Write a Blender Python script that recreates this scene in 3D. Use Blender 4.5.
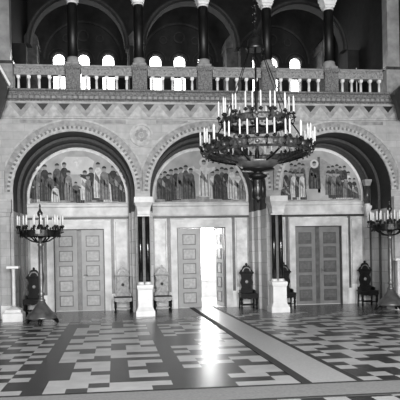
import bpy, math, random
from mathutils import Matrix, Vector
random.seed(7)
PI = math.pi
SC = bpy.context.scene
COL = SC.collection
for o in list(bpy.data.objects): bpy.data.objects.remove(o)

# ------------------------------------------------------------ camera, light, exposure
cam = bpy.data.cameras.new('camera'); camo = bpy.data.objects.new('camera', cam); COL.objects.link(camo)
cam.sensor_width = 36; cam.lens = 590*36/400
cam.shift_x = (200-179)/400; cam.shift_y = (256-200)/400
cam.clip_end = 200
camo.matrix_world = (Matrix.Translation((0, 0, 1.6)) @ Matrix.Rotation(-math.atan(.1087), 4, 'Z')
                     @ Matrix.Rotation(PI/2, 4, 'X') @ Matrix.Rotation(-0.019, 4, 'Z'))
SC.camera = camo
w = bpy.data.worlds.new('world'); SC.world = w; w.use_nodes = True
bg = w.node_tree.nodes['Background']; bg.inputs[0].default_value = (1, 1, 1, 1); bg.inputs[1].default_value = 0.55
SC.view_settings.view_transform = 'Standard'; SC.view_settings.look = 'None'
SC.view_settings.gamma = 1; SC.view_settings.use_curve_mapping = False
SC.view_settings.exposure = 0.0

def area(name, loc, rot, sx, sy, power, spread=PI):
    l = bpy.data.lights.new(name, 'AREA'); l.shape = 'RECTANGLE'; l.size = sx; l.size_y = sy; l.energy = power
    l.spread = spread
    o = bpy.data.objects.new(name, l); COL.objects.link(o); o.location = loc; o.rotation_euler = rot
    return o
# added lamps behind the viewer, standing in for unseen hall windows
for i, x in enumerate((-1.6, 2.2, 5.8)):
    area('hall_fill_light', (x, -2.8, 3.6), (math.radians(88), 0, 0), 1.1, 5.0, (850, 950, 480)[i], 2.6)
# added lamp boosting window daylight in the small room behind the open door
area('annex_daylight_boost', (2.4, 21.8, 2.4), (math.radians(-72), 0, 0), 1.6, 1.6, 120)

# ------------------------------------------------------------ materials (the place is seen in black and white)
def s2l(v):
    v = v/255
    return v/12.92 if v <= .04045 else ((v+.055)/1.055)**2.4
def mat(name, v, rough=.5, var=.12, scale=3.0, metal=0., spec=.5, detail=6, coat=0., bump=0.):
    m = bpy.data.materials.new(name); m.use_nodes = True
    nt = m.node_tree; b = nt.nodes['Principled BSDF']
    b.inputs['Roughness'].default_value = rough; b.inputs['Metallic'].default_value = metal
    b.inputs['Specular IOR Level'].default_value = spec; b.inputs['Coat Weight'].default_value = coat
    tc = nt.nodes.new('ShaderNodeTexCoord'); n = nt.nodes.new('ShaderNodeTexNoise')
    n.inputs['Scale'].default_value = scale; n.inputs['Detail'].default_value = detail
    r = nt.nodes.new('ShaderNodeValToRGB')
    r.color_ramp.elements[0].position = .3; r.color_ramp.elements[1].position = .7
    a, c = s2l(v*(1-var)), s2l(min(255, v*(1+var)))
    r.color_ramp.elements[0].color = (a, a, a, 1); r.color_ramp.elements[1].color = (c, c, c, 1)
    nt.links.new(tc.outputs['Object'], n.inputs['Vector']); nt.links.new(n.outputs['Fac'], r.inputs[0])
    nt.links.new(r.outputs[0], b.inputs['Base Color'])
    if bump:
        bn = nt.nodes.new('ShaderNodeBump'); bn.inputs['Strength'].default_value = bump; bn.inputs['Distance'].default_value = .02
        nt.links.new(n.outputs['Fac'], bn.inputs['Height']); nt.links.new(bn.outputs[0], b.inputs['Normal'])
    return m
def ashlar(name, v1, v2, mortar, rough=.6, scale=1.0, bw=.62, rh=.21):
    m = bpy.data.materials.new(name); m.use_nodes = True
    nt = m.node_tree; b = nt.nodes['Principled BSDF']; b.inputs['Roughness'].default_value = rough
    tc = nt.nodes.new('ShaderNodeTexCoord'); sp = nt.nodes.new('ShaderNodeSeparateXYZ'); cb = nt.nodes.new('ShaderNodeCombineXYZ')
    ad = nt.nodes.new('ShaderNodeMath'); ad.operation = 'ADD'
    nt.links.new(tc.outputs['Object'], sp.inputs[0]); nt.links.new(sp.outputs[0], ad.inputs[0]); nt.links.new(sp.outputs[1], ad.inputs[1])
    nt.links.new(ad.outputs[0], cb.inputs[0]); nt.links.new(sp.outputs[2], cb.inputs[1])
    br = nt.nodes.new('ShaderNodeTexBrick'); nt.links.new(cb.outputs[0], br.inputs['Vector'])
    br.inputs['Scale'].default_value = scale; br.inputs['Brick Width'].default_value = bw; br.inputs['Row Height'].default_value = rh
    br.inputs['Mortar Size'].default_value = .006
    for k, v in (('Color1', v1), ('Color2', v2), ('Mortar', mortar)):
        l = s2l(v); br.inputs[k].default_value = (l, l, l, 1)
    n = nt.nodes.new('ShaderNodeTexNoise'); n.inputs['Scale'].default_value = 5; n.inputs['Detail'].default_value = 8
    nt.links.new(tc.outputs['Object'], n.inputs['Vector'])
    mx = nt.nodes.new('ShaderNodeMix'); mx.data_type = 'RGBA'; mx.blend_type = 'OVERLAY'; mx.inputs[0].default_value = .35
    nt.links.new(br.outputs[0], mx.inputs[6]); nt.links.new(n.outputs['Fac'], mx.inputs[7]); nt.links.new(mx.outputs[2], b.inputs['Base Color'])
    return m
def emit(name, v, strength):
    m = bpy.data.materials.new(name); m.use_nodes = True; nt = m.node_tree
    b = nt.nodes['Principled BSDF']; b.inputs['Base Color'].default_value = (.8, .8, .8, 1)
    b.inputs['Emission Color'].default_value = (v, v, v, 1); b.inputs['Emission Strength'].default_value = strength
    return m

M = {}
M['white_marble'] = mat('white_marble', 236, .35, .05, 4)
M['pale_marble'] = mat('pale_marble', 208, .4, .14, 4)
M['grey_marble'] = mat('grey_marble', 140, .35, .18, 3)
M['frieze_mid'] = mat('frieze_mid', 152, .6, .12, 8)
M['frieze_light'] = mat('frieze_light', 178, .6, .12, 8)
M['gallery_shaft'] = mat('gallery_shaft', 16, .45, .3, 8)
M['string_marble'] = mat('string_marble', 205, .4, .12, 3)
M['mid_stone'] = mat('mid_stone', 146, .6, .15, 6)
M['stone'] = ashlar('stone_blocks', 182, 168, 156)
M['jamb'] = ashlar('jamb_blocks', 205, 175, 130, .45, 1, .8, .34)
M['carved'] = mat('carved_stone', 138, .7, .3, 22, bump=.6)
M['carved_dark'] = mat('carved_dark_stone', 108, .7, .35, 26, bump=.7)
M['black_marble'] = mat('black_marble', 22, .12, .3, 8, coat=.6)
M['dark_marble'] = mat('dark_marble', 62, .25, .25, 7)
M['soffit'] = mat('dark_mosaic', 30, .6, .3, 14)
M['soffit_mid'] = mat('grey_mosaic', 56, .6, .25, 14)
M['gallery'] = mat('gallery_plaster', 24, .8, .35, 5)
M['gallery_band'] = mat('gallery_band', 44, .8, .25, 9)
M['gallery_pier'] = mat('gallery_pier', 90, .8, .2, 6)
M['door_wood'] = mat('door_wood', 150, .4, .08, 4)
M['door_panel'] = mat('door_panel', 168, .45, .12, 12)
M['door_panel_shaded'] = mat('door_panel_shaded', 92, .45, .12, 12)  # door panel copy, darkened to paint in the dimmer light
M['door_wood_shaded'] = mat('door_wood_shaded', 122, .4, .08, 4)  # same door wood, shade painted in as a darker tone
M['strip_marble'] = mat('strip_marble', 84, .35, .2, 6)
M['line_marble'] = mat('line_marble', 38, .4, .2, 6)
M['door_line'] = mat('door_inlay', 80, .4, .15, 8)
M['dark_tile'] = mat('dark_tile', 34, .3, .15, 3, spec=.45)
M['light_tile'] = mat('light_tile', 200, .3, .06, 3, spec=.5)
M['mid_tile'] = mat('mid_tile', 116, .25, .1, 3, spec=.6)
M['carpet'] = mat('carpet_grey', 150, .8, .06, 30)
M['runner'] = mat('runner_grey', 196, .38, .05, 30)
M['carpet_edge'] = mat('carpet_edge', 58, .8, .1, 30)
M['bronze'] = mat('dark_bronze', 70, .35, .3, 9, metal=.85)
M['brass'] = mat('worn_brass', 106, .35, .2, 6, metal=.45)
M['ring_bronze'] = mat('ring_bronze', 66, .42, .6, 16, metal=.5, bump=.5)
M['iron'] = mat('blackened_iron', 38, .4, .3, 12, metal=.6)
M['wax'] = mat('candle_wax', 240, .5, .03, 8)
M['dark_wood'] = mat('dark_oak', 14, .5, .25, 9, spec=.18)
M['pale_glare_wood'] = mat('pale_glare_oak', 136, .4, .2, 14)  # chair oak with glare painted in as a paler tone; bosses share it
M['dark_leather'] = mat('dark_leather', 16, .55, .2, 12)
M['white_paint'] = mat('white_paint', 235, .4, .04, 5)
M['annex'] = mat('annex_plaster', 225, .7, .04, 4)
M['pane'] = emit('window_daylight', 1, 9)
M['annex_pane'] = emit('annex_window_daylight', 1, 13)

# ------------------------------------------------------------ mesh builder
class MB:
    def __init__(s): s.v = []; s.f = []; s.mi = []; s.sm = []
    def poly(s, pts, m=0, sm=False):
        b = len(s.v); s.v += [tuple(p) for p in pts]; s.f.append(tuple(range(b, b+len(pts)))); s.mi.append(m); s.sm.append(sm); return s
    def grid(s, rings, m=0, closed=True, sm=True, cap0=False, cap1=False):
        b = len(s.v); n = len(rings[0])
        for r in rings: s.v += [tuple(p) for p in r]
        for i in range(len(rings)-1):
            for j in range(n if closed else n-1):
                k = (j+1) % n
                s.f.append((b+i*n+j, b+i*n+k, b+(i+1)*n+k, b+(i+1)*n+j)); s.mi.append(m); s.sm.append(sm)
        if cap0: s.f.append(tuple(b+j for j in reversed(range(n)))); s.mi.append(m); s.sm.append(False)
        if cap1: s.f.append(tuple(b+(len(rings)-1)*n+j for j in range(n))); s.mi.append(m); s.sm.append(False)
        return s
    def box(s, x0, x1, y0, y1, z0, z1, m=0, b=0.):
        if b:
            def rect(z, i): return [(x0+i, y0+i, z), (x1-i, y0+i, z), (x1-i, y1-i, z), (x0+i, y1-i, z)]
            return s.grid([rect(z0, b), rect(z0+b, 0), rect(z1-b, 0), rect(z1, b)], m, True, False, True, True)
        return s.grid([[(x0, y0, z), (x1, y0, z), (x1, y1, z), (x0, y1, z)] for z in (z0, z1)], m, True, False, True, True)
    def lathe(s, prof, cx=0, cy=0, n=20, m=0, ph=0., sm=True):
        R = [[(cx+r*math.cos(2*PI*j/n+ph), cy+r*math.sin(2*PI*j/n+ph), z) for j in range(n)] for r, z in prof]
        return s.grid(R, m, True, sm, True, True)
    def ring(s, prof, cx=0, cy=0, n=48, m=0, sm=False):      # closed cross-section (r,z) swept round z
        R = [[(cx+r*math.cos(2*PI*j/n), cy+r*math.sin(2*PI*j/n), z) for j in range(n)] for r, z in list(prof)+[prof[0]]]
        return s.grid(R, m, True, sm)
    def square(s, prof, cx=0, cy=0, m=0):                    # stacked square sections (half-width, z)
        R = [[(cx-h, cy-h, z), (cx+h, cy-h, z), (cx+h, cy+h, z), (cx-h, cy+h, z)] for h, z in prof]
        return s.grid(R, m, True, False, True, True)
    def tube(s, pts, r, n=8, m=0, sm=True):
        pts = [Vector(p) for p in pts]; R = []
        rs = r if isinstance(r, (list, tuple)) else [r]*len(pts)
        for i, p in enumerate(pts):
            t = (pts[min(i+1, len(pts)-1)]-pts[max(i-1, 0)]).normalized()
            a = Vector((0, 0, 1)) if abs(t.z) < .9 else Vector((1, 0, 0))
            u = t.cross(a).normalized(); v = t.cross(u)
            R.append([tuple(p+rs[i]*(math.cos(2*PI*j/n)*u+math.sin(2*PI*j/n)*v)) for j in range(n)])
        return s.grid(R, m, True, sm, True, True)
    def prism(s, poly, y0, y1, m=0, ms=None):                # polygon in XZ, extruded along Y
        ms = m if ms is None else ms
        n = len(poly)
        s.poly([(x, y0, z) for x, z in poly], m); s.poly([(x, y1, z) for x, z in reversed(poly)], m)
        for i in range(n):
            a, c = poly[i], poly[(i+1) % n]
            s.poly([(a[0], y0, a[1]), (a[0], y1, a[1]), (c[0], y1, c[1]), (c[0], y0, c[1])], ms)
        return s
    def extr(s, prof, x0, x1, m=0):                          # profile in YZ, run along X
        n = len(prof)
        for i in range(n):
            a, c = prof[i], prof[(i+1) % n]
            s.poly([(x0, a[0], a[1]), (x1, a[0], a[1]), (x1, c[0], c[1]), (x0, c[0], c[1])], m)
        s.poly([(x0, y, z) for y, z in prof], m); s.poly([(x1, y, z) for y, z in reversed(prof)], m)
        return s
    def arch(s, cx, cz, r0, r1, y0, y1, m=0, mf=None, a0=0., a1=PI, n=40, clip=None):   # half ring standing in XZ
        mf = mf or (lambda i: m)
        def P(r, a, y):
            x, z = cx+r*math.cos(a), cz+r*math.sin(a)
            if clip: x = max(cx-clip, min(cx+clip, x))
            return (x, y, z)
        for i in range(n):
            a, c = a0+(a1-a0)*i/n, a0+(a1-a0)*(i+1)/n
            k = mf(i)
            s.poly([P(r0, a, y0), P(r1, a, y0), P(r1, c, y0), P(r0, c, y0)], k)
            s.poly([P(r0, a, y0), P(r0, c, y0), P(r0, c, y1), P(r0, a, y1)], k)
            s.poly([P(r1, a, y0), P(r1, a, y1), P(r1, c, y1), P(r1, c, y0)], k)
            s.poly([P(r0, a, y1), P(r0, c, y1), P(r1, c, y1), P(r1, a, y1)], k)
        for a in (a0, a1): s.poly([P(r0, a, y0), P(r0, a, y1), P(r1, a, y1), P(r1, a, y0)], m)
        return s
    def disc(s, cx, cz, r, y, m=0, a0=0., a1=2*PI, n=24, sx=1.):
        return s.poly([(cx+sx*r*math.cos(a0+(a1-a0)*i/n), y, cz+r*math.sin(a0+(a1-a0)*i/n)) for i in range(n+1 if a1-a0 < 6 else n)], m)
    def build(s, name, mats, parent=None):
        me = bpy.data.meshes.new(name); me.from_pydata(s.v, [], s.f)
        for m in (mats if isinstance(mats, (list, tuple)) else [mats]): me.materials.append(M[m])
        me.polygons.foreach_set('material_index', s.mi); me.polygons.foreach_set('use_smooth', s.sm); me.update()
        import bmesh
        bm = bmesh.new(); bm.from_mesh(me); bmesh.ops.recalc_face_normals(bm, faces=bm.faces)
        bm.to_mesh(me); bm.free()
        o = bpy.data.objects.new(name, me); COL.objects.link(o)
        if parent: o.parent = parent
        return o
def tag(o, label=None, cat=None, group=None, kind=None):
    if label: o['label'] = label
    if cat: o['category'] = cat
    if group: o['group'] = group
    if kind: o['kind'] = kind
    return o
def struct(o, label=None, cat=None): return tag(o, label, cat, kind='structure')
def thing(name, label, cat, loc=(0, 0, 0), rz=0., group=None):
    o = bpy.data.objects.new(name, None); o.empty_display_size = .1; COL.objects.link(o)
    o.location = loc; o.rotation_euler = (0, 0, rz)
    return tag(o, label, cat, group)
def copy_tree(o, parent=None):
    c = o.copy(); COL.objects.link(c)
    if parent: c.parent = parent
    for ch in [x for x in bpy.data.objects if x.parent == o]: copy_tree(ch, c)
    return c
def dup(o, loc, label, rz=0.):
    c = copy_tree(o); c.location = loc; c.rotation_euler = (0, 0, rz); c['label'] = label
    return c

# ------------------------------------------------------------ the place: bays of an arcade with a gallery above
BAY = [-1.06, 2.64, 6.34]; HB = 1.85
PIER = [-2.91, .79, 4.49, 8.19]
YF, YB = 16.31, 17.9
XL, XR = -3.1, 8.4
ZS = 3.41; R1, R2, R3 = 1.64, 1.56, 1.5

# floor: inlaid tiles laid cell by cell
TX, TY, X0, Y0 = .2625, .2625, -.885, 7.06
MAIN = [  # rows from the cross runner towards the arcade; six columns then the dark band
 'L.LLL.', 'LL.LLL', 'LLL...', '.LL.LL', '.L..L.', '..L...', '.LL.L.', '.LL.LL', 'L....',
 'LL.LLL', 'LLLL..', 'L.LLLL', '..L.LL', 'LL..L.', 'LLL..L', '.LLLLL', 'L..LL.', 'LLL...', '.LLLL.', '..LLLL', 'LL..LL', 'L.LL..']
EAST = ['L.LL..', '.L.L.L', '...LL.', 'L.LLLL', '.LL.L.', 'LL..L.', '..L...', 'L.LLL.', '.LL..L', 'L..LL.', 'LL.L.L', '..LLL.', 'LLL..L', '.L.LL.', 'L..LLL', 'LLL...']
WEST = ['L..L.L', '.L....', '.LL.L.', 'L..LL.', '.LL..L', 'L..L..', '.L..LL', '.LL...', 'L..LL.', '.L...L', 'L.LL..', '.LL.LL', 'L..L..', 'LL..L.', '.LL..L']
MID = ['..LLL.', '....L.', '..LL.L', '...LLL', '...LL.', 'L.....', '.LL.L.', 'L..LL.', 'LL...L', '..LL..', 'L.LLL.', '.LL..L', 'LL.LL.']
def cell(ix, iy):
    if iy < 0: return 2 if iy > -3 else (1 if (ix*3+iy*5) % 7 < 3 else 0)
    y = Y0+iy*TY
    if y > 15.7: return 2
    if y > 14.4 and (ix*7+iy*3) % 5: return 2  # far cells toned mid, painting in the floor's reflected light
    if -6 <= ix and ix < 0:
        if ix == -1: return 0
        if ix == -6+4: pass
    if 0 <= ix <= 5:
        r = MAIN[iy % len(MAIN)]; return 1 if ix < len(r) and r[ix] == 'L' else 0
    if ix == 6: return 0
    if 7 <= ix <= 11:
        r = MID[iy % len(MID)]; return 1 if r[ix-7] == 'L' else 0
    if ix < -1:
        k = -2-ix
        r = WEST[(iy+5*(k//6)) % len(WEST)]; return 1 if r[k % 6] == 'L' else 0
    if ix >= 15:
        k = ix-15
        r = EAST[(iy+4*(k//6)) % len(EAST)]; return 1 if r[k % 6] == 'L' else 0
    return 2
fb = MB()
for ix in range(-9, 36):
    for iy in range(-14, 42):
        x, y = X0+ix*TX, Y0+iy*TY
        if x+TX < XL-.1 or x > XR+.1: continue
        y1 = min(y+TY, YB+.06)
        if y > YB: continue
        fb.poly([(max(x, XL), y, 0), (min(x+TX, XR), y, 0), (min(x+TX, XR), y1, 0), (max(x, XL), y1, 0)], cell(ix, iy))
fb.poly([(XL, -3, 0), (XR, -3, 0), (XR, Y0-14*TY, 0), (XL, Y0-14*TY, 0)], 2)
struct(fb.build('floor', ['dark_tile', 'light_tile', 'mid_tile']))
ab = MB(); ab.box(1.0, 5.4, YB+.061, 22.8, -.06, 0); struct(ab.build('floor_annex', 'annex'))

# back wall with its door openings
DW, DH = .77, 2.48
b = MB(); x = XL
for c in BAY:
    b.box(x, c-DW, YB, YB+.25, 0, DH); x = c+DW
b.box(x, XR, YB, YB+.25, 0, DH); b.box(XL, XR, YB, YB+.25, DH, 6.1)
struct(b.build('wall_back', 'pale_marble'))

# arcade orders
def arcade(y0, y1, R, ztop, name, mats, mj, mf=None):
    b = MB(); n = 36
    for c in BAY:
        pts = [(c+R*math.cos(PI*i/n), ZS+R*math.sin(PI*i/n)) for i in range(n+1)]
        for i in range(n):
            a, d = pts[i], pts[i+1]
            b.poly([(a[0], y0, a[1]), (d[0], y0, d[1]), (d[0], y0, ztop), (a[0], y0, ztop)], 0)
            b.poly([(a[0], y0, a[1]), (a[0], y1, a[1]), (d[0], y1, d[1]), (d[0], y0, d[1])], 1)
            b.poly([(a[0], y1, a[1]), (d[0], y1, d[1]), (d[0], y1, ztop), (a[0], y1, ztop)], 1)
    xs = [XL]+[e for c in BAY for e in (c-R, c+R)]+[XR]
    for i in range(0, len(xs), 2):
        a, d = xs[i], xs[i+1]
        lo = 0 if mf is None else (4 if i in (0, len(xs)-2) else mf)
        b.poly([(a, y0, 0), (d, y0, 0), (d, y0, 2.9), (a, y0, 2.9)], lo); b.poly([(a, y0, 2.9), (d, y0, 2.9), (d, y0, ztop), (a, y0, ztop)], 0)
        b.poly([(a, y1, 0), (d, y1, 0), (d, y1, ztop), (a, y1, ztop)], 1)
        for q in (a, d):
            b.poly([(q, y0, 0), (q, y1, 0), (q, y1, 2.9), (q, y0, 2.9)], mj)
            b.poly([(q, y0, 2.9), (q, y1, 2.9), (q, y1, ZS), (q, y0, ZS)], 1)
    b.poly([(XL, y0, ztop), (XR, y0, ztop), (XR, y1, ztop), (XL, y1, ztop)], 0)
    return struct(b.build(name, mats))
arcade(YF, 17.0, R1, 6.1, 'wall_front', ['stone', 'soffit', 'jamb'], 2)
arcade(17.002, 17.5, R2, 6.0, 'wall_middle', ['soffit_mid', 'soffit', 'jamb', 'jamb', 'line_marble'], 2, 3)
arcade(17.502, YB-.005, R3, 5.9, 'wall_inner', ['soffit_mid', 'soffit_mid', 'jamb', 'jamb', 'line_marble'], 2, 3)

# archivolts, string courses, frieze and cornice
n_tr = [0]
def trim(mb, mats):
    n_tr[0] += 1
    return struct(mb.build('trim_%d' % n_tr[0], mats))
for c in BAY:
    b = MB(); N = 54
    b.arch(c, ZS, R1+.0, R1+.07, YF-.05, YF+.02, 0, None, 0, PI, 54, HB-.005)
    b.arch(c, ZS, R1+.07, R1+.15, YF-.03, YF+.02, 1, (lambda i: 3 if i % 2 else 0), 0, PI, 90, HB-.005)
    b.arch(c, ZS, R1+.15, R1+.29, YF-.03, YF+.02, 1, (lambda i: 1 if i % 3 else 2), 0, PI, 63, HB-.005)
    b.arch(c, ZS, R1+.29, R1+.34, YF-.05, YF+.02, 0, None, 0, PI, 54, HB-.005)
    trim(b, ['frieze_light', 'frieze_mid', 'mid_stone', 'carved_dark'])
b = MB()
prof = [(YF+.1, 5.86), (YF-.03, 5.86), (YF-.03, 5.9), (YF-.08, 5.92), (YF-.08, 6.0), (YF-.1, 6.01), (YF-.14, 6.1), (YF-.2, 6.12), (YF-.2, 6.16), (YF+.1, 6.16)]
b.extr(prof, XL, XR, 0)
k = XL+.04
while k < XR-.1:
    b.box(k, k+.085, YF-.12, YF-.075, 5.925, 5.995, 1); k += .145
trim(b, ['carved_dark', 'mid_stone'])
b = MB()           # zigzag frieze
b.box(XL, XR, YF-.03, YF+.02, 5.44, 5.86, 0)
b.box(XL, XR, YF-.05, YF+.02, 5.40, 5.44, 1)
b.box(XL, XR, YF-.045, YF+.02, 5.82, 5.86, 1)
k = -2.158-.5756*2
while k < XR+.4:
    a, d = max(XL, k-.26), min(XR, k+.26)
    if XL <= k <= XR: b.prism([(a, 5.455), (d, 5.455), (k, 5.77)], YF-.045, YF-.02, 1)
    q = k+.288
    if XL+.2 < q < XR-.2: b.prism([(q-.15, 5.80), (q, 5.62), (q+.15, 5.80)], YF-.042, YF-.02, 2)
    k += .5756
trim(b, ['frieze_mid', 'frieze_light', 'line_marble'])
b = MB()           # band of inset slabs under the frieze
for i, p in enumerate(PIER[:-1]):
    b.box(p+.42, p+1.3, YF-.012, YF+.02, 5.27, 5.37, 0); b.box(p+2.4, p+3.28, YF-.012, YF+.02, 5.27, 5.37, 0)
trim(b, ['mid_stone'])
b = MB()           # white string course over the doors with a dark line beneath
for c in BAY:
    b.extr([(YB, 2.82), (YB-.03, 2.82), (YB-.04, 2.86), (YB-.04, 3.1), (YB-.07, 3.13), (YB-.07, 3.2), (YB, 3.22)], c-R3+.003, c+R3-.003, 0)
    b.box(c-R3+.003, c+R3-.003, YB-.02, YB+.01, 2.75, 2.818, 1)
trim(b, ['string_marble', 'line_marble'])
b = MB()           # wall panels, dark strips and white dado
for c in BAY:
    for s in (-1, 1):
        def bx(u0, u1, y, z0, z1, m):
            x0, x1 = sorted((c+s*u0, c+s*u1)); b.box(x0, x1, y, YB+.01, z0, z1, m)
        bx(.955, 1.05, YB-.012, .5, 2.765, 1); bx(1.05, 1.09, YB-.016, .5, 2.7, 4); bx(1.09, 1.1, YB-.014, .62, 2.66, 5); bx(1.1, 1.43, YB-.012, .62, 2.66, 2)
        bx(1.1, 1.497, YB-.008, .5, .62, 0); bx(1.1, 1.43, YB-.016, 2.66, 2.72, 4); bx(1.43, 1.497, YB-.012, .62, 2.765, 3)
        bx(.947, 1.497, YB-.03, 0, .499, 0)
trim(b, ['white_marble', 'strip_marble', 'pale_marble', 'grey_marble', 'string_marble', 'door_line'])

# roundels in the spandrels
def roundel(x, label):
    t = thing('roundel', label, 'roundel', (x, YF, 4.96), 0, 'carved stone roundels between the arches')
    b = MB(); b.arch(0, 0, .26, .32, -.05, 0, 0, None, 0, 2*PI, 36); b.build('rim', 'frieze_light', t)
    b = MB(); b.disc(0, 0, .265, -.01, 0, n=36)
    for i in range(8):
        a = 2*PI*i/8; b.prism([(.13*math.cos(a)+.055*math.cos(q), .13*math.sin(a)+.055*math.sin(q)) for q in [k*PI/4 for k in range(8)]], -.03, -.009, 1)
    b.prism([(.06*math.cos(q), .06*math.sin(q)) for q in [k*PI/6 for k in range(12)]], -.035, -.009, 1)
    b.build('rosette', ['frieze_light', 'mid_stone'], t)
roundel(PIER[1], 'round carved rosette above the twin black columns between two glare-pale chairs')
roundel(PIER[2], 'round carved rosette mostly covered by the big chandelier')

# ------------------------------------------------------------ doors
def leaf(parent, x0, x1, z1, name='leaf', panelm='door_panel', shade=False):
    lf = MB().box(x0, x1, 0, .06, .01, z1, 0, .004).build(name, 'door_wood_shaded' if shade else 'door_wood', parent)
    cx = (x0+x1)/2; hw = .205
    for i in range(5):
        z0 = .14+i*(z1-.2)/5; z2 = z0+.335
        b = MB()
        for (a, c, d, e) in ((cx-hw, cx+hw, z0, z0+.028), (cx-hw, cx+hw, z2-.028, z2), (cx-hw, cx-hw+.028, z0+.028, z2-.028), (cx+hw-.028, cx+hw, z0+.028, z2-.028)):
            b.box(a, c, -.018, .002, d, e, 1)
        b.box(cx-hw+.028, cx+hw-.028, -.004, .002, z0+.028, z2-.028, 0)
        b.box(cx-.12, cx+.12, -.014, -.003, z0+.085, z2-.085, 0, .004)
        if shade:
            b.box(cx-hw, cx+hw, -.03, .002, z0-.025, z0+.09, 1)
        b.build('panel', [panelm, 'door_line'], lf)
    return lf
def door_case(n, c, label):
    t = struct(thing('door_%d' % n, label, 'door', (c, YB, 0)), label, 'door')
    b = MB()
    for s in (-1, 1):
        x0, x1 = sorted((s*(DW-.02), s*.885)); b.box(x0, x1, -.06, -.003, 0, DH-.02, 0); x0, x1 = sorted((s*.885, s*.945)); b.box(x0, x1, -.085, -.003, 0, DH+.16, 0)
    b.box(-.885, .885, -.06, -.003, DH-.02, DH+.16, 0); b.box(-.945, .945, -.085, -.003, DH+.16, DH+.22, 0)
    b.build('frame', 'string_marble', t)
    b = MB()
    for s in (-1, 1):
        x0, x1 = sorted((s*DW, s*(DW-.05))); b.box(x0, x1, .02, .22, .002, DH-.036, 0)
    b.box(-DW, DW, .02, .22, DH-.035, DH-.001, 0)
    b.build('rebate', 'line_marble', t)
    return t
def handle(parent, x):
    b = MB().box(x-.018, x+.018, -.012, .002, .98, 1.14, 0, .003); b.tube([(x, -.01, 1.08), (x, -.06, 1.08), (x+.03, -.065, 1.08), (x+.12, -.065, 1.075)], .011, 8, 0)
    b.build('handle', 'brass', parent)
def closed_door(n, c, label, pm, shade=False):
    t = door_case(n, c, label)
    for s in (-1, 1):
        x0, x1 = (-.73, -.07) if s < 0 else (.07, .73)
        lf = leaf(t, x0, x1, DH-.04, 'leaf', pm, shade); lf.location = (0, .09, 0)
        if s > 0: handle(lf, .12)
    MB().box(-.07, .07, .11, .15, .01, DH-.04, 0, .01).build('meeting_post', 'strip_marble', t)
    return t
closed_door(1, BAY[0], 'closed pale double door with ten framed panels beside the candelabrum with a chair behind it', 'door_panel')
t = door_case(2, BAY[1], 'double door with its right leaf open into a bright room')
lf = leaf(t, -.73, -.0, DH-.04); lf.location = (0, .09, 0)
lf2 = leaf(t, -.73, -.0, DH-.04); lf2.location = (.70, .2, 0); lf2.rotation_euler = (0, 0, -PI/2+.14)
closed_door(3, BAY[2], 'closed double door, tone darkened for shade, with heavy panel rails under the crowd mural', 'door_panel_shaded', True)

# bright room behind the open door
b = MB()
b.box(1.0, 1.05, YB+.25, 22.6, 0, 3.4); b.box(5.35, 5.4, YB+.25, 22.6, 0, 3.4)
WX0, WX1 = 2.9, 3.84
b.box(1.05, WX0, 22.5, 22.6, 0, 3.4); b.box(WX1, 5.35, 22.5, 22.6, 0, 3.4); b.box(WX0, WX1, 22.5, 22.6, 0, .66); b.box(WX0, WX1, 22.5, 22.6, 2.9, 3.4)
struct(b.build('wall_annex', 'annex'))
struct(MB().box(1.0, 5.4, YB+.25, 22.6, 3.4, 3.45).build('ceiling_annex', 'annex'))
b = MB().box(WX0-.04, WX0+.03, 22.46, 22.6, .66, 2.9); b.box(WX1-.03, WX1+.05, 22.46, 22.6, .66, 2.9); b.box(WX0, WX1, 22.46, 22.6, 2.56, 2.62); b.box(WX0-.1, WX1+.1, 22.4, 22.6, .62, .68)
wn = struct(b.build('window_1', 'white_paint'))
MB().box(WX0, WX1, 22.62, 22.64, .6, 3.0).build('pane', 'annex_pane', wn)

# ------------------------------------------------------------ columns on the piers
def pier_column(x, label):
    t = thing('twin_column', label, 'column', (x, 16.0, 0), 0, 'twin black columns on white pedestals')
    MB().square([(.255, 0), (.255, .14), (.235, .17), (.2, .24), (.19, .28), (.19, .7), (.205, .73), (.215, .78), (.215, .83), (.19, .85)]).build('pedestal', 'white_marble', t)
    for q in (-1, 1):
        MB().lathe([(.085, .85), (.09, .87), (.08, .9), (.072, .92)], q*.098, 0, 24).build('base', 'white_marble', t)
        MB().lathe([(.064, .92), (.064, 1.8), (.062, 2.7)], q*.098, 0, 28).build('shaft', 'black_marble', t)
    b = MB().box(-.175, .175, -.08, .08, 2.69, 2.73)
    b.square([(.165, 2.73), (.172, 2.83), (.19, 2.93), (.235, 3.03), (.25, 3.05), (.25, 3.2)]); b.build('capital', 'string_marble', t)
    return t
pier_column(PIER[1], 'twin black columns on a white pedestal between two glare-pale chairs')
pier_column(PIER[2], 'twin black columns on a white pedestal hiding part of a dark chair')
def pier_pilaster(x, label):
    t = thing('stone_pilaster', label, 'pilaster', (x, 16.19, 0), 0, 'pale stone pilasters at the hall corners')
    MB().box(-.15, .1, 0, .115, .36, 2.75, 0, .01).build('shaft', 'stone', t)
    MB().box(-.17, .12, -.02, .115, 2.75, 2.85).box(-.18, .15, -.06, .115, 2.85, 3.2).build('capital', 'stone', t)
    MB().box(-.17, .12, -.01, .115, 0, .36).build('base', 'white_marble', t)
pier_pilaster(PIER[0]+.03, 'pale stone pilaster behind the candelabrum that stands before a dark chair')
pier_pilaster(PIER[3]-.03, 'pale stone pilaster behind the candelabrum near the shade-toned double door')

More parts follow.
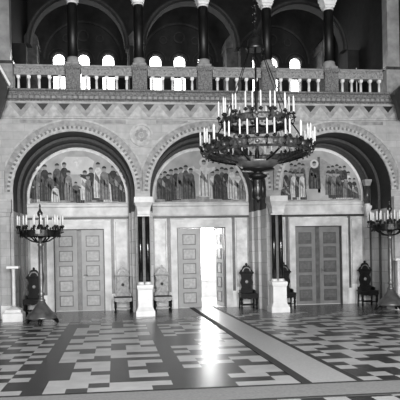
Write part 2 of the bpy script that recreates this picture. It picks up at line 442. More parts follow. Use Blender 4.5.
# dark colonnettes in the reveals, springing the inner arches
def colonnette(x, label):
    t = thing('dark_colonnette', label, 'column', (x, 17.36, 0), 0)
    b = MB().square([(.03, 2.72), (.06, 2.85), (.1, 2.98), (.1, 3.03)]); b.lathe([(.09, 3.03), (.095, 3.06), (.075, 3.1)], n=20); b.build('corbel', 'pale_marble', t)
    MB().lathe([(.075, 3.1), (.075, 3.64)], n=20).build('shaft', 'dark_marble', t)
    MB().square([(.075, 3.64), (.085, 3.7), (.11, 3.77), (.11, 3.83)]).build('capital', 'mid_stone', t)

# gallery level ------------------------------------------------------------
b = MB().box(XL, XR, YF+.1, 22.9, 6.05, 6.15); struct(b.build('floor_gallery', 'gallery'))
GB = [-1.04, 2.63, 6.3]; YG = 22.67
def gwall():
    b = MB(); n = 18
    WZ, WB, WR = 9.12, 7.5, .215
    xs = []
    for c in GB:
        for d in (-.93, 0, .93): xs.append(c+d)
    x = XL
    for wx in xs:
        b.poly([(x, YG, 6.2), (wx-WR, YG, 6.2), (wx-WR, YG, 12.2), (x, YG, 12.2)])
        b.poly([(wx-WR, YG, 6.2), (wx+WR, YG, 6.2), (wx+WR, YG, WB), (wx-WR, YG, WB)])
        for i in range(n):
            a, d = PI*i/n, PI*(i+1)/n
            p, q = (wx+WR*math.cos(a), WZ+WR*math.sin(a)), (wx+WR*math.cos(d), WZ+WR*math.sin(d))
            b.poly([(p[0], YG, p[1]), (q[0], YG, q[1]), (q[0], YG, 12.2), (p[0], YG, 12.2)])
            b.poly([(p[0], YG, p[1]), (q[0], YG, q[1]), (q[0], YG+.14, q[1]), (p[0], YG+.14, p[1])], 1)
        for s in (-1, 1): b.poly([(wx+s*WR, YG, WB), (wx+s*WR, YG, WZ), (wx+s*WR, YG+.14, WZ), (wx+s*WR, YG+.14, WB)], 1)
        b.poly([(wx-WR, YG, WB), (wx+WR, YG, WB), (wx+WR, YG+.14, WB), (wx-WR, YG+.14, WB)], 1)
        x = wx+WR
    b.poly([(x, YG, 6.2), (XR, YG, 6.2), (XR, YG, 12.2), (x, YG, 12.2)])
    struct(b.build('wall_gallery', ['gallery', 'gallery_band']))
    for i, wx in enumerate(xs):
        fr = MB().arch(wx, WZ, WR+.03, WR+.1, YG-.05, YG+.01, 0, None, 0, PI, 20).arch(wx, WZ, WR+.17, WR+.2, YG-.04, YG+.01, 0, None, 0, PI, 20)
        fr.box(wx-WR-.06, wx-WR-.01, YG-.04, YG+.01, WB, WZ); fr.box(wx+WR+.01, wx+WR+.06, YG-.04, YG+.01, WB, WZ)
        o = struct(fr.build('window_%d' % (i+2), 'gallery_band'))
        p = MB(); k = 20
        p.poly([(wx-WR, YG+.12, WB), (wx+WR, YG+.12, WB)]+[(wx+WR*math.cos(PI*j/k), YG+.12, WZ+WR*math.sin(PI*j/k)) for j in range(k+1)])
        p.build('pane', 'pane', o)
gwall()
b = MB()       # lunette mouldings and rosettes over each window trio
for c in GB:
    b.arch(c, 9.1, 1.42, 1.5, YG-.06, YG+.01, 0, None, 0, PI, 40)
    b.arch(c, 10.03, .17, .22, YG-.05, YG+.01, 0, None, 0, 2*PI, 24)
    for s in (-1, 1):
        b.arch(c+s*.62, 9.93, .12, .15, YG-.04, YG+.01, 0, None, 0, 2*PI, 20)
trim(b, ['gallery_band'])
b = MB()       # piers against the gallery wall and the cross arches
for p in (-2.88, .82, 4.5, 8.2):
    b.box(p-.22, p+.22, 21.7, YG, 6.16, 9.3, 0); b.box(p-.27, p+.27, 21.64, YG, 9.3, 9.42, 1); b.box(p-.24, p+.24, 21.68, YG, 9.42, 9.62, 1)
    b.prism([(p-.24, 9.62), (p+.24, 9.62), (p, 9.9)], 21.7, YG, 0)
trim(b, ['gallery_pier', 'gallery_pier'])
b = MB()
for c in BAY:
    b.arch(c, 8.5, 1.5, 1.66, 19.3, 19.7, 1, None, 0, PI, 40); b.arch(c, 8.5, 1.56, 1.62, 19.26, 19.31, 0, None, 0, PI, 40)
for p in PIER: b.box(p-.2, p+.2, 19.3, 19.7, 6.16, 8.5, 1)
trim(b, ['gallery_band', 'gallery'])
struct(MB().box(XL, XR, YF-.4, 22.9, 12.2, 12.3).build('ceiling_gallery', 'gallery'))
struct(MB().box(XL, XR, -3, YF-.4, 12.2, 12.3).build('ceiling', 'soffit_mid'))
# side walls of the hall and gallery
struct(MB().box(XL-.2, XL, -3, 16.4, 0, 12.2).box(XL-.2, XL, 16.4, 22.9, 0, 12.2, 1).build('wall_left', ['soffit_mid', 'gallery']))
struct(MB().box(XR, XR+.2, -3, 16.4, 0, 12.2).box(XR, XR+.2, 16.4, 22.9, 0, 12.2, 1).build('wall_right', ['soffit_mid', 'gallery']))

# gallery columns on plinths
GC = [-1.06, .79, 2.64, 4.5, 6.36]
gl = ['black gallery column in front of the window trio above the cross mural',
      'black gallery column between the window trio above the cross mural and the next trio',
      'black gallery column above the crown of the open door arch',
      'black gallery column just beside the chandelier crown and its chains',
      'black gallery column in front of the darkest part of the gallery']
def gallery_column():
    t = thing('gallery_column', gl[0], 'column', (GC[0], 16.74, 6.16), 0, 'black columns along the gallery')
    MB().square([(.24, 0), (.24, .1), (.2, .14), (.2, .66), (.24, .7), (.24, .8), (.2, .82)]).build('plinth', 'carved_dark', t)
    b = MB().square([(.19, .82), (.19, .87)]); b.lathe([(.18, .87), (.19, .92), (.16, .98), (.17, 1.02), (.145, 1.05)], n=24); b.build('base', 'mid_stone', t)
    MB().lathe([(.145, 1.05), (.142, 1.8), (.135, 2.55)], n=28).build('shaft', 'gallery_shaft', t)
    b = MB().lathe([(.145, 2.55), (.155, 2.58), (.14, 2.61)], n=24); b.square([(.14, 2.61), (.15, 2.66), (.175, 2.68), (.16, 2.7), (.2, 2.78), (.185, 2.8), (.225, 2.88), (.23, 3.0)])
    b.build('capital', 'white_marble', t)
    return t
g0 = gallery_column()
for x, l in list(zip(GC, gl))[1:]: dup(g0, (x, 16.74, 6.16), l)
b = MB()     # arches carried by the gallery columns, above the frame
for i in range(6):
    c = -1.985+1.85*i
    if c+.92 > XR: continue
    b.arch(c, 9.18, .72, .92, 16.55, 16.93, 0, None, 0, PI, 24)
trim(b, ['mid_stone'])
# big end pillars of the gallery front
def end_pillar(x, label):
    t = thing('stone_pillar', label, 'pillar', (x, 16.45, 6.16), 0, 'pale pillars at the ends of the gallery')
    MB().box(-.25, .25, -.15, .25, 0, .72).build('base', 'mid_stone', t)
    MB().box(-.27, .27, -.17, .27, .72, .8).build('moulding', 'dark_marble', t)
    MB().box(-.18, .18, -.1, .22, .8, 5.8, 0, .02).build('shaft', 'grey_marble', t)
end_pillar(-2.9, 'pale square pillar at the gallery end above the cross mural arch')
end_pillar(8.16, 'pale square pillar at the gallery end above the crowd mural arch')

# balustrade, one section between each two plinths
bl = ['balustrade section beside the pale end pillar, before the first lit window',
      'balustrade section before two glowing windows above the crown of the cross mural arch',
      'balustrade section just past the rosette towards the chandelier',
      'balustrade section directly behind the top of the chandelier',
      'balustrade section above the halo figure mural, beside the chandelier candles',
      'balustrade section with dark gaps, carrying a thin white rod']
def balustrade():
    t = thing('balustrade', bl[0], 'balustrade', (-1.985, 16.62, 6.16), 0, 'carved balustrade sections along the gallery')
    W = .70
    b = MB().box(-W, W, -.07, .09, .53, .73, 0).box(-W, W, -.1, .12, .73, .78, 1).box(-W, W, -.085, .1, .5, .53, 1)
    for i in range(6):
        x = -W+.117+i*.233
        b.arch(x, .63, .045, .07, -.085, -.069, 1, None, 0, 2*PI, 16)
    b.build('top_rail', ['carved', 'mid_stone'], t)
    MB().box(-W, W, -.08, .12, 0, .04).build('bottom_rail', 'mid_stone', t)
    me = None
    for i in range(5):
        x = -.56+i*.28
        if me is None:
            b = MB().square([(.045, .04), (.045, .1)]); b.lathe([(.034, .1), (.036, .2), (.031, .41)], n=12); b.square([(.033, .41), (.047, .45), (.047, .5)])
            me = b.build('baluster', 'white_marble', t); o = me
        else:
            o = me.copy(); COL.objects.link(o); o.parent = t
        o.location = (x, 0, 0)
    return t
b0 = balustrade()
for i in range(1, 6): dup(b0, (-1.985+1.85*i, 16.62, 6.16), bl[i])
t = tag(MB().tube([(0, 0, 0), (0, 0, .95)], .016, 8).build('pole', 'white_paint'), 'thin white rod standing behind the rail over the crowd mural arch', 'rod'); t.location = (7.26, 16.9, 6.15)
# corner corbels
for x, s, l in ((XL, 1, 'dark corbel with a pale sloping edge beside the cross mural arch'), (XR, -1, 'dark corbel beside the crowd mural arch')):
    t = thing('stone_corbel', l, 'corbel', (x, 15.95, 5.4))
    pr = [(0, -.1), (.18, -.1), (.3, .24), (.4, .62), (.4, .74), (0, 1.5)] if s > 0 else [(0, -.1), (-.34, -.05), (-.43, .3), (-.55, .6), (-.5, .72), (-.3, .9), (0, .95)]
    MB().prism(pr, -.2, -.0).build('bracket', 'line_marble', t)
    if s > 0: MB().prism([(.46, .7), (.49, .76), (0, 1.69), (0, 1.57)], -.24, -.0).build('sloping_edge', 'white_marble', t)

# ------------------------------------------------------------ murals in the tympana
M['mural_sky'] = mat('mural_sky', 172, .7, .1, 2.5); M['mural_dark'] = mat('mural_dark', 48, .7, .35, 9); M['mural_robe'] = mat('mural_robe', 84, .7, .3, 12)
M['mural_light'] = mat('mural_light', 208, .7, .12, 9); M['mural_skin'] = mat('mural_skin', 150, .7, .1, 9); M['mural_ground'] = mat('mural_ground', 142, .7, .25, 6)
M['mural_glow'] = mat('mural_glow', 206, .7, .05, 3); M['mural_mid'] = mat('mural_mid', 122, .7, .2, 10)
MM = ['mural_sky', 'mural_ground', 'mural_dark', 'mural_robe', 'mural_mid', 'mural_light', 'mural_skin', 'mural_glow']
RM, ZM, ST = 1.42, 3.24, .15
rnd = random.Random(3)
def figure(b, x, zt, zb, wd, tone, lay, halo=False, arm=0, folds=True):
    y = -.012-.0016*lay
    h = zt-zb; hr = min(.075, h*.085); wd *= 1.18
    zs = zt-2*hr
    def P(u, v): return (x+u*wd, y, zb+v*(zs-zb))
    b.poly([P(-.46, 0), P(.5, 0), P(.47, .35), P(.4, .7), P(.36, .9), P(.15, 1.0), P(-.15, 1.0), P(-.36, .9), P(-.42, .7), P(-.5, .35)], tone)
    if folds:
        alt = {2: 3, 3: 2, 4: 3, 5: 4}[tone]
        y -= .0007
        for k in range(3):
            u = -.3+.28*k+rnd.uniform(-.06, .06)
            b.poly([P(u, .02), P(u+.1, .02), P(u+.05+rnd.uniform(-.1, .1), .7), P(u-.03, .72)], alt)
        b.poly([P(-.36, .62), P(-.3, .86), P(.3, .5), P(.26, .42)], 6 if rnd.random() < .4 else alt)
    if arm:
        b.poly([(x+arm*.3*wd, y-.0003, zb+.9*(zs-zb)), (x+arm*.36*wd, y-.0003, zb+.72*(zs-zb)), (x+arm*1.0*wd, y-.0003, zb+.86*(zs-zb)), (x+arm*1.0*wd, y-.0003, zb+.95*(zs-zb))], tone)
        b.disc(x+arm*1.05*wd, zb+.905*(zs-zb), .03, y-.0005, 6, n=10)
    if halo: b.disc(x, zs+hr*1.05, hr*1.9, y+.0004, 7, n=20)
    b.disc(x, zs+hr, hr, y-.001, 6, n=14, sx=.85)
    b.disc(x, zs+hr*1.25, hr*.95, y-.0014, 2, 0, PI, 10, .95)
def mural(c, label, draw, bm='pale_marble'):
    t = thing('mural', label, 'mural', (c, YB, 0), 0, 'painted murals under the arches')
    MB().arch(0, ZM+ST, RM, RM+.06, -.035, -.001, 0, None, 0, PI, 48).box(-RM-.06, -RM, -.035, -.001, ZM, ZM+ST).box(RM, RM+.06, -.035, -.001, ZM, ZM+ST).build('border', bm, t)
    b = MB(); b.poly([(-RM, -.01, ZM), (RM, -.01, ZM)]+[(RM*math.cos(PI*i/48), -.01, ZM+ST+RM*math.sin(PI*i/48)) for i in range(49)], 0)
    zg = ZM+.17; xg = math.sqrt(RM*RM-.17*.17)
    b.poly([(-RM+.01, -.011, ZM), (RM-.01, -.011, ZM), (xg, -.011, zg)]+[(xg-2*xg*i/10, -.011, zg+.03*math.sin(i*1.7)) for i in range(1, 10)]+[(-xg, -.011, zg)], 1)
    draw(b); b.build('painting', MM, t)
def F(b, S, px0, py0, lst):     # (px, top, bottom, width px, tone[, halo, arm])
    for i, f in enumerate(lst):
        x = (f[0]-px0)/S; figure(b, x, ZM+(py0-f[1])/S, ZM+(py0-f[2])/S, f[3]/S, f[4], 1+i % 9, *(f[5:]))
def draw1(b):
    b.poly([(-.42, -.0105, 4.1), (.38, -.0105, 4.1), (.5, -.0105, 4.5), (.3, -.0105, 4.63), (-.35, -.0105, 4.63), (-.5, -.0105, 4.45)], 7)
    b.box(-.035, .035, -.014, -.011, 4.28, 4.6, 5); b.box(-.13, .13, -.0145, -.011, 4.45, 4.52, 5)
    F(b, 33, 78, 204, [(34, 172, 199, 7, 3), (38, 171, 200, 8, 2), (42, 166, 200, 8, 4), (46, 166, 202, 9, 2), (51, 174, 201, 6, 3), (58, 165, 200, 9, 3, False, 1), (65, 164, 201, 9, 2), (69, 172, 202, 7, 4), (56, 186, 203, 7, 5),
      (35, 186, 203, 5, 4), (41, 187, 203, 5, 5), (76, 183, 203, 10, 3), (80, 188, 204, 7, 2), (85, 172, 201, 8, 5), (91, 169, 201, 9, 2, False, -1), (88, 176, 203, 6, 4), (98, 164, 199, 8, 5), (104, 168, 201, 9, 4), (113, 167, 202, 10, 2, False, -1), (118, 172, 201, 10, 3), (107, 180, 203, 7, 5), (122, 178, 203, 8, 2), (99, 184, 203, 6, 3)])
def draw2(b):
    F(b, 33, 199.5, 203, [(159, 174, 200, 7, 3), (164, 172, 200, 8, 2), (170, 170, 201, 8, 3), (175, 169, 201, 8, 2), (180, 168, 200, 8, 4), (185, 166, 200, 7, 3), (190, 169, 200, 8, 3), (167, 175, 202, 6, 2),
      (217, 170, 200, 8, 2), (222, 168, 200, 7, 3), (226, 169, 201, 8, 2), (232, 168, 200, 8, 5), (238, 172, 201, 9, 5), (243, 176, 201, 8, 4), (212, 172, 200, 6, 5)])
    x, z = (203.5-199.5)/33, ZM
    figure(b, x, z+1.28, z+.16, .3, 5, 9, True, 1)
    b.poly([(x-.09, -.0285, z+.98), (x-.1, -.0285, z+.8), (x-.32, -.0285, z+.95), (x-.32, -.0285, z+1.03)], 5)
    b.poly([(-.75, -.0112, 4.05), (-.1, -.0112, 4.2), (-.2, -.0112, 4.35), (-.6, -.0112, 4.2)], 5)
def draw3(b):
    b.poly([(-1.1, -.0105, 3.4), (1.1, -.0105, 3.4), (1.0, -.0105, 4.0), (.2, -.0105, 4.55), (-.5, -.0105, 4.5), (-1.05, -.0105, 4.1)], 6)
    b.poly([(.02, -.0118, 3.5), (.02, -.0118, 4.62), (.1, -.0118, 4.62), (.1, -.0118, 3.5)], 3)
    b.poly([(-.75, -.0118, 3.27), (.42, -.0118, 3.27), (.16, -.0118, 3.78), (-.24, -.0118, 3.78)], 0)
    l = []
    def row(top, px0, px1, step, tones, h):
        z = (203-top)/32.5-ST; xm = math.sqrt(max(0, 1.36**2-z*z))
        px = px0
        while px < px1:
            if abs(px-318.5)/32.5 < xm: l.append((px+rnd.uniform(-.6, .6), top+rnd.uniform(-1.5, 1.5), min(201.5, top+h), 5.6, rnd.choice(tones)))
            px += step
    row(165, 284, 308, 4, [2, 3, 4], 26); row(173, 282, 306, 4, [2, 2, 3, 5], 26)
    row(167, 331, 362, 4, [3, 4, 2], 24); row(173, 329, 364, 3.8, [4, 3, 5, 2], 24); row(180, 333, 366, 4, [5, 4, 3, 2], 20); row(187, 337, 366, 4.4, [2, 3, 5, 2], 14)
    row(189, 283, 307, 4.2, [5, 2, 5, 3], 13)
    F(b, 32.5, 318.5, 203, l)
    figure(b, -.09, 4.47, 3.62, .34, 2, 9, True)
mural(BAY[0], 'arched mural of robed groups either side of a glowing cross', draw1)
mural(BAY[1], 'arched mural of a haloed pale figure between two rows of robed figures', draw2)
mural(BAY[2], 'arched mural of a haloed dark robed figure facing a dense crowd', draw3, 'white_marble')
colonnette(BAY[2]+1.385, 'dark colonnette in the arch reveal at the edge of the crowd mural')

# ------------------------------------------------------------ floor runners
def runner(name, x0, x1, y0, y1, label, e0, e1, along):
    t = thing(name, label, 'carpet', ((x0+x1)/2, (y0+y1)/2, 0))
    X, Y = (x1-x0)/2, (y1-y0)/2
    if along == 'y':
        MB().box(-X+e0, X-e1, -Y, Y, .001, .009).build('pile', 'runner', t)
        MB().box(-X, -X+e0, -Y, Y, .001, .01).build('border', 'carpet_edge', t); MB().box(X-e1, X, -Y, Y, .001, .01).build('border', 'carpet_edge', t)
    else:
        MB().box(-X, X, -Y+e0, Y-e1, .001, .009).build('pile', 'carpet', t)
        MB().box(-X, X, -Y, -Y+e0, .001, .01).build('border', 'carpet_edge', t); MB().box(-X, X, Y-e1, Y, .001, .01).build('border', 'carpet_edge', t)
    return t
runner('carpet_runner', 2.26, 3.05, 7.051, YB+.28, 'grey carpet runner with dark borders leading to the open door', .13, .09, 'y')
runner('carpet_runner', XL+.05, XR-.05, 6.33, 7.05, 'grey cross runner with dark borders along the bottom of the view', .06, .07, 'x')

# ------------------------------------------------------------ carved chairs
def chair(wood, label, loc, rz=0.):
    t = thing('carved_chair', label, 'chair', loc, rz, 'carved hall chairs along the arcade')
    w2, d0, d1 = .265, -.22, .2
    MB().box(-w2, w2, d0, d1, .425, .455, 0, .01).build('seat', 'dark_leather', t)
    b = MB()
    ap = [(-w2+.01, .425), (-w2+.01, .34)]+[(-w2+.01+(2*w2-.02)*i/12, .325-.035*math.sin(PI*i/12)*(1 if i % 4 else .4)) for i in range(1, 12)]+[(w2-.01, .34), (w2-.01, .425)]
    b.prism(ap, d0+.0, d0+.02); b.box(-w2+.01, -w2+.03, d0+.02, d1-.05, .33, .425); b.box(w2-.03, w2-.01, d0+.02, d1-.05, .33, .425)
    b.build('apron', wood, t)
    legw = 'dark_wood'
    for s in (-1, 1):
        MB().lathe([(.03, 0), (.036, .03), (.024, .06), (.024, .1), (.042, .18), (.03, .24), (.042, .28), (.042, .41)], s*.225, d0+.065, 12).build('leg', legw, t)
        MB().tube([(s*.215, d1+.02, 0), (s*.215, d1-.01, .2), (s*.2, d1-.02, .41)], .024, 8).build('leg', legw, t)
    MB().box(-.21, .21, d0+.055, d0+.08, .1, .13).build('stretcher', wood, t); MB().box(-.21, .21, d1-.01, d1+.012, .1, .13).build('stretcher', wood, t)
    half = [(.185, .455), (.2, .52), (.17, .58), (.15, .63), (.165, .7), (.195, .76), (.175, .84), (.15, .9), (.165, .97), (.2, 1.04)]
    poly = half+[(-x, z) for x, z in reversed(half)]
    b = MB().prism(poly, d1-.045, d1-.01); b.arch(0, .79, .045, .075, d1-.062, d1-.044, 0, None, 0, 2*PI, 24)
    for s in (-1, 1):
        b.arch(s*.1, .92, .02, .04, d1-.058, d1-.044, 0, None, 0, 2*PI, 14); b.arch(s*.1, .62, .02, .04, d1-.058, d1-.044, 0, None, 0, 2*PI, 14)
    bk = b.build('backrest', wood, t)
    MB().prism([(.05*math.cos(q), .79+.05*math.sin(q)) for q in [2*PI*k/16 for k in range(16)]], d1-.052, d1-.043).build('boss', 'pale_glare_wood' if wood == 'dark_wood' else 'dark_wood', bk)
    b = MB(); b.box(-.225, .225, d1-.065, d1+.005, 1.04, 1.075, 0, .008)
    b.prism([(-.21, 1.075), (.21, 1.075), (.175, 1.14), (.13, 1.17), (.11, 1.24), (.07, 1.28), (-.07, 1.28), (-.11, 1.24), (-.13, 1.17), (-.175, 1.14)], d1-.05, d1-.005)
    b.prism([(.035*math.cos(q), 1.31+.045*math.sin(q)) for q in [2*PI*k/12 for k in range(12)]], d1-.05, d1-.01)
    cr = b.build('crest', wood, t)
    MB().arch(0, 1.1, .1, .13, d1-.062, d1-.051, 0, None, 0, PI, 16).build('crest_carving', 'brass', cr)
    MB().box(-.22, .22, d1-.055, d1-.0, 1.035, 1.052).build('dark_rail', 'dark_wood', t)
    for s in (-1, 1):
        x0, x1 = sorted((s*.19, s*.235)); b = MB()
        b.prism([(x0, .455), (x1, .455), (x1, .53), (x0, .56)], -.03, d1-.02); b.build('arm_scroll', wood, t)
    return t
CY = 17.22
chair('dark_wood', 'dark carved chair standing behind the candelabrum', (BAY[0]-1.275, CY, 0))
c2 = chair('pale_glare_wood', 'carved chair with glare painted pale between the closed pale double door and the black column', (BAY[0]+1.275, CY, 0))
dup(c2, (BAY[1]-1.275, CY, 0), 'carved chair with glare painted pale between the black column and the open double door')
c1 = chair('dark_wood', 'dark carved chair beside the bright open doorway', (BAY[1]+1.275, CY, 0))
dup(c1, (BAY[2]-1.275, CY, 0), 'dark carved chair partly hidden by a white column pedestal')
dup(c1, (BAY[2]+1.275, CY, 0), 'dark carved chair between the shade-toned double door and a candelabrum')

# ------------------------------------------------------------ candles
CANDLE = {}
def candle(parent, x, y, z, h=.32, r=.016, cup=.045):
    key = (h, r, cup)
    if key not in CANDLE:
        cu = MB().lathe([(.01, -.03), (.02, -.02), (cup, 0), (cup, .012), (r+.004, .016), (r+.004, .04)], n=10)
        ca = MB().lathe([(r, .03), (r, h), (r*.4, h+.012), (.003, h+.03)], n=8)
        a = ca.build('candle', 'wax', parent); d = cu.build('drip_cup', 'iron', a)
        CANDLE[key] = (a, d); a.location = (x, y, z)
        return a
    a, d = CANDLE[key]
    a2 = a.copy(); COL.objects.link(a2); a2.parent = parent; a2.location = (x, y, z)
    d2 = d.copy(); COL.objects.link(d2); d2.parent = a2
    return a2

# ------------------------------------------------------------ chandelier
CX, CYC = 2.89, 11.65
t = thing('chandelier', 'huge two-tier ring chandelier crowded with white candles', 'chandelier', (CX, CYC, 3.2))
def rz(z): return z-3.2
def crown_ring(R, z0, h, name):
    b = MB().ring([(R-.035, z0), (R, z0-.01), (R+.025, z0+.02), (R+.01, z0+.04), (R+.01, z0+h-.03), (R+.03, z0+h), (R-.02, z0+h+.005), (R-.035, z0+h-.02)], n=64)
    nn = int(R*30)
    for i in range(nn):
        a = 2*PI*i/nn; ca, sa = math.cos(a), math.sin(a)
        u = (-sa, ca)
        q = .035
        b.poly([((R)*ca-q*u[0], R*sa-q*u[1], z0+h-.005), (R*ca+q*u[0], R*sa+q*u[1], z0+h-.005), (R*ca+.5*q*u[0], R*sa+.5*q*u[1], z0+h+.05), (R*ca, R*sa, z0+h+.085), (R*ca-.5*q*u[0], R*sa-.5*q*u[1], z0+h+.05)])
        b.lathe([(.004, z0-.055), (.022, z0-.035), (.01, z0-.01)], R*ca, R*sa, 8)
    return b.build(name, 'ring_bronze', t)
lo = crown_ring(1.04, rz(3.6), .17, 'lower_ring')
up = crown_ring(.66, rz(4.17), .15, 'upper_ring')
def bracket(b, R, a, z, ext):
    ca, sa = math.cos(a), math.sin(a)
    b.tube([((R+e)*ca, (R+e)*sa, z+dz) for e, dz in ((-.01, -.06), (ext*.4, -.1), (ext*.85, -.09), (ext, -.05), (ext, 0))], .013, 6)
NL, NU = 40, 28
for (N, R, z, par, h) in ((NL, 1.04, rz(3.76), lo, .31), (NU, .66, rz(4.35), up, .33)):
    for i in range(1, N, 2):
        b = MB(); bracket(b, R, 2*PI*(i+.5)/N, z-.03, .1); b.build('scroll_bracket', 'iron', par)
    for i in range(N):
        a = 2*PI*(i+.5)/N; e = .1 if i % 2 else -.01
        candle(t, (R+e)*math.cos(a), (R+e)*math.sin(a), z+(0 if i % 2 else .04), h)
# candles of the inner lower circle stand on the dish arms
b = MB()
for i in range(8):
    a = 2*PI*i/8+.2; ca, sa = math.cos(a), math.sin(a); b = MB()
    pts = []
    for k in range(9):
        u = k/8; r = 1.03*(1-u)+.2*u; zz = rz(3.6)-.17*math.sin(u*PI/2)
        pts.append((r*ca, r*sa, zz))
    b.tube(pts, .02, 6); b.build('dish_rib', 'iron', t)
MB().lathe([(.04, rz(3.30)), (.3, rz(3.34)), (.42, rz(3.42)), (.44, rz(3.46)), (.4, rz(3.47)), (.2, rz(3.46)), (.05, rz(3.47))], n=36).build('dish', 'brass', t)
b = MB().lathe([(.09, rz(3.1)), (.19, rz(3.16)), (.19, rz(3.2)), (.07, rz(3.24)), (.1, rz(3.27)), (.34, rz(3.3)), (.34, rz(3.32)), (.04, rz(3.34))], n=28)
pd = b.build('pendant', 'iron', t)
b = MB().lathe([(.11, rz(2.72)), (.115, rz(2.75)), (.1, rz(2.78)), (.1, rz(3.06)), (.125, rz(3.1))], n=20); b.lathe([(.004, rz(2.62)), (.03, rz(2.66)), (.05, rz(2.7)), (.1, rz(2.72))], n=20)
for i in range(8):
    a = 2*PI*i/8; b.tube([(.11*math.cos(a), .11*math.sin(a), rz(2.74)), (.11*math.cos(a), .11*math.sin(a), rz(3.1))], .012, 6)
b.build('lantern', 'bronze', pd)
for i in range(20):  # small brass bosses added to give the rings glints
    for R_, z_, par in ((1.065, 3.69, lo), (.685, 4.3, up)):
        if i % 2 and par is up: continue
        a = 2*PI*(i+.25)/20
        b = MB().lathe([(.045, -.012), (.04, .012), (.015, .03)], n=10); o = b.build('boss', 'brass', par)
        o.location = (R_*math.cos(a), R_*math.sin(a), rz(z_)); o.rotation_euler = (0, PI/2, a)
MB().lathe([(.035, rz(3.46)), (.05, rz(3.6)), (.03, rz(3.75)), (.06, rz(3.95)), (.03, rz(4.1)), (.055, rz(4.3)), (.025, rz(4.5)), (.04, rz(4.9)), (.02, rz(5.1)), (.02, rz(5.72))], n=14).build('shaft', 'iron', t)
for i in range(6):
    a = 2*PI*i/6+.3; ca, sa = math.cos(a), math.sin(a)
    MB().tube([(1.04*ca, 1.04*sa, rz(3.68)), (.9*ca, .9*sa, rz(3.95)), (.71*ca, .71*sa, rz(4.22))], .014, 6).build('tie_rod', 'iron', t)
    MB().tube([(.7*ca, .7*sa, rz(4.3)), (.42*ca, .42*sa, rz(5.0)), (.14*ca, .14*sa, rz(5.73))], .009, 6).build('suspension_chain', 'iron', t)
    b = MB()
    b.tube([(.68*ca, .68*sa, rz(4.22)), (.4*ca, .4*sa, rz(4.12)), (.04*ca, .04*sa, rz(4.2))], .014, 6); b.build('spoke', 'iron', t)
MB().lathe([(.18, rz(5.72)), (.19, rz(5.75)), (.165, rz(5.8)), (.15, rz(5.92)), (.07, rz(6.0)), (.03, rz(6.05)), (.03, rz(6.12)), (.015, rz(6.15))], n=24).build('crown', 'bronze', t)
ch = MB()
z = 6.15; i = 0
while z < 12.15:
    q = (.03, 0) if i % 2 else (0, .03)
    ch.tube([(q[0], q[1], rz(z)), (q[0], q[1], rz(z+.12)), (-q[0], -q[1], rz(z+.12)), (-q[0], -q[1], rz(z)), (q[0], q[1], rz(z))], .009, 5); z += .11; i += 1
ch.build('hanging_chain', 'iron', t)
for i in range(5):
    z = 6.25+i*.16; MB().lathe([(.02, rz(z)), (.055, rz(z+.04)), (.02, rz(z+.08))], n=12).build('chain_bead', 'iron', t)

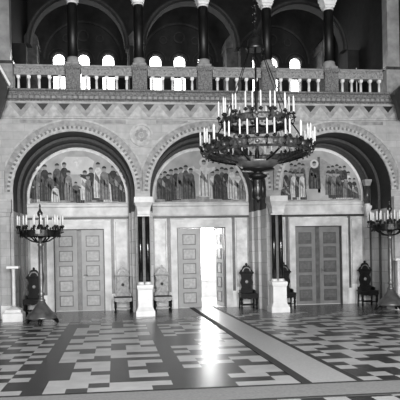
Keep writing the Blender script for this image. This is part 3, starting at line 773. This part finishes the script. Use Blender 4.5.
# ------------------------------------------------------------ standing candelabra
def candelabrum(loc, label, big=False):
    t = thing('standing_candelabrum', label, 'candelabrum', loc, 0, 'tall bronze candelabra by the arcade')
    MB().lathe([(.33, .16), (.36, .17), (.365, .2), (.35, .22), (.34, .24), (.3, .29), (.235, .35), (.18, .42), (.12, .5), (.095, .55), (.08, .58)], n=36).build('base', 'brass', t)
    for i in range(3):
        a = 2*PI*i/3+PI/6; ca, sa = math.cos(a), math.sin(a)
        MB().tube([(.24*ca, .24*sa, .18), (.33*ca, .33*sa, .15), (.39*ca, .39*sa, .09), (.41*ca, .41*sa, .03)], [.045, .055, .045, .03], 8).build('foot', 'iron', t)
    MB().lathe([(.08, .57), (.095, .6), (.06, .64), (.055, .7), (.085, .74), (.05, .8), (.062, 1.0), (.07, 1.15), (.06, 1.3), (.055, 1.9), (.075, 1.93), (.05, 1.97), (.05, 2.1)], n=20).build('pole', 'brass', t)
    MB().lathe([(.05, 2.08), (.08, 2.14), (.1, 2.25), (.08, 2.36), (.035, 2.45), (.03, 2.6), (.06, 2.64), (.07, 2.7), (.03, 2.76), (.015, 2.84), (.03, 2.86), (.005, 2.92)], n=16).build('finial', 'bronze', t)
    b = MB().ring([(.45, 2.14), (.48, 2.13), (.485, 2.27), (.45, 2.28)], n=40)
    for i in range(20):
        a = 2*PI*i/20; b.lathe([(.005, 2.1), (.018, 2.13), (.012, 2.16)], .47*math.cos(a), .47*math.sin(a), 6); b.lathe([(.012, 2.27), (.02, 2.3), (.004, 2.34)], .47*math.cos(a), .47*math.sin(a), 6)
    rg = b.build('ring', 'iron', t)
    for i in range(6):
        a = 2*PI*i/6; ca, sa = math.cos(a), math.sin(a)
        MB().tube([(.05*ca, .05*sa, 1.99), (.2*ca, .2*sa, 2.02), (.33*ca, .33*sa, 2.1), (.46*ca, .46*sa, 2.2)], .018, 8).build('arm', 'iron', t)
    for i in range(20):
        a = 2*PI*(i+.5)/20; r = .55 if i % 2 else .48
        MB().tube([(.47*math.cos(a), .47*math.sin(a), 2.2), ((r+.02)*math.cos(a), (r+.02)*math.sin(a), 2.22), (r*math.cos(a), r*math.sin(a), 2.32)], .012, 6).build('candle_bracket', 'iron', t)
        candle(t, r*math.cos(a), r*math.sin(a), 2.35, .25, .02, .04)
    MB().square([(.05, 2.18), (.05, 2.28)], 0, -.44).build('plaque', 'brass', t)
    return t
ca = candelabrum((-1.77, 14.45, 0), 'tall bronze candelabrum in front of a dark chair and the pale double door')
dup(ca, (7.38, 15.2, 0), 'tall bronze candelabrum beside the dark chair past the shade-toned double door', .25).scale = (1, 1, 1.03)

# ------------------------------------------------------------ slim posts with flat tops
def post(x, y, label):
    t = thing('marble_post', label, 'post', (x, y, 0), 0, 'slim white posts with flat tops')
    MB().square([(.25, 0), (.25, .2), (.2, .24), (.2, .3), (.12, .34), (.08, .36)]).build('base', 'white_marble', t)
    MB().lathe([(.06, .36), (.05, .42), (.048, 1.3), (.06, 1.36)], n=16).build('shaft', 'pale_marble', t)
    MB().box(-.15, .15, -.15, .15, 1.355, 1.42, 0, .008).build('top', 'white_marble', t)
post(-2.62, 15.65, 'slim white post with flat top beside the dark chair behind the candelabrum')
post(7.9, 15.78, 'slim white post with flat top beside the candelabrum near the shade-toned double door')
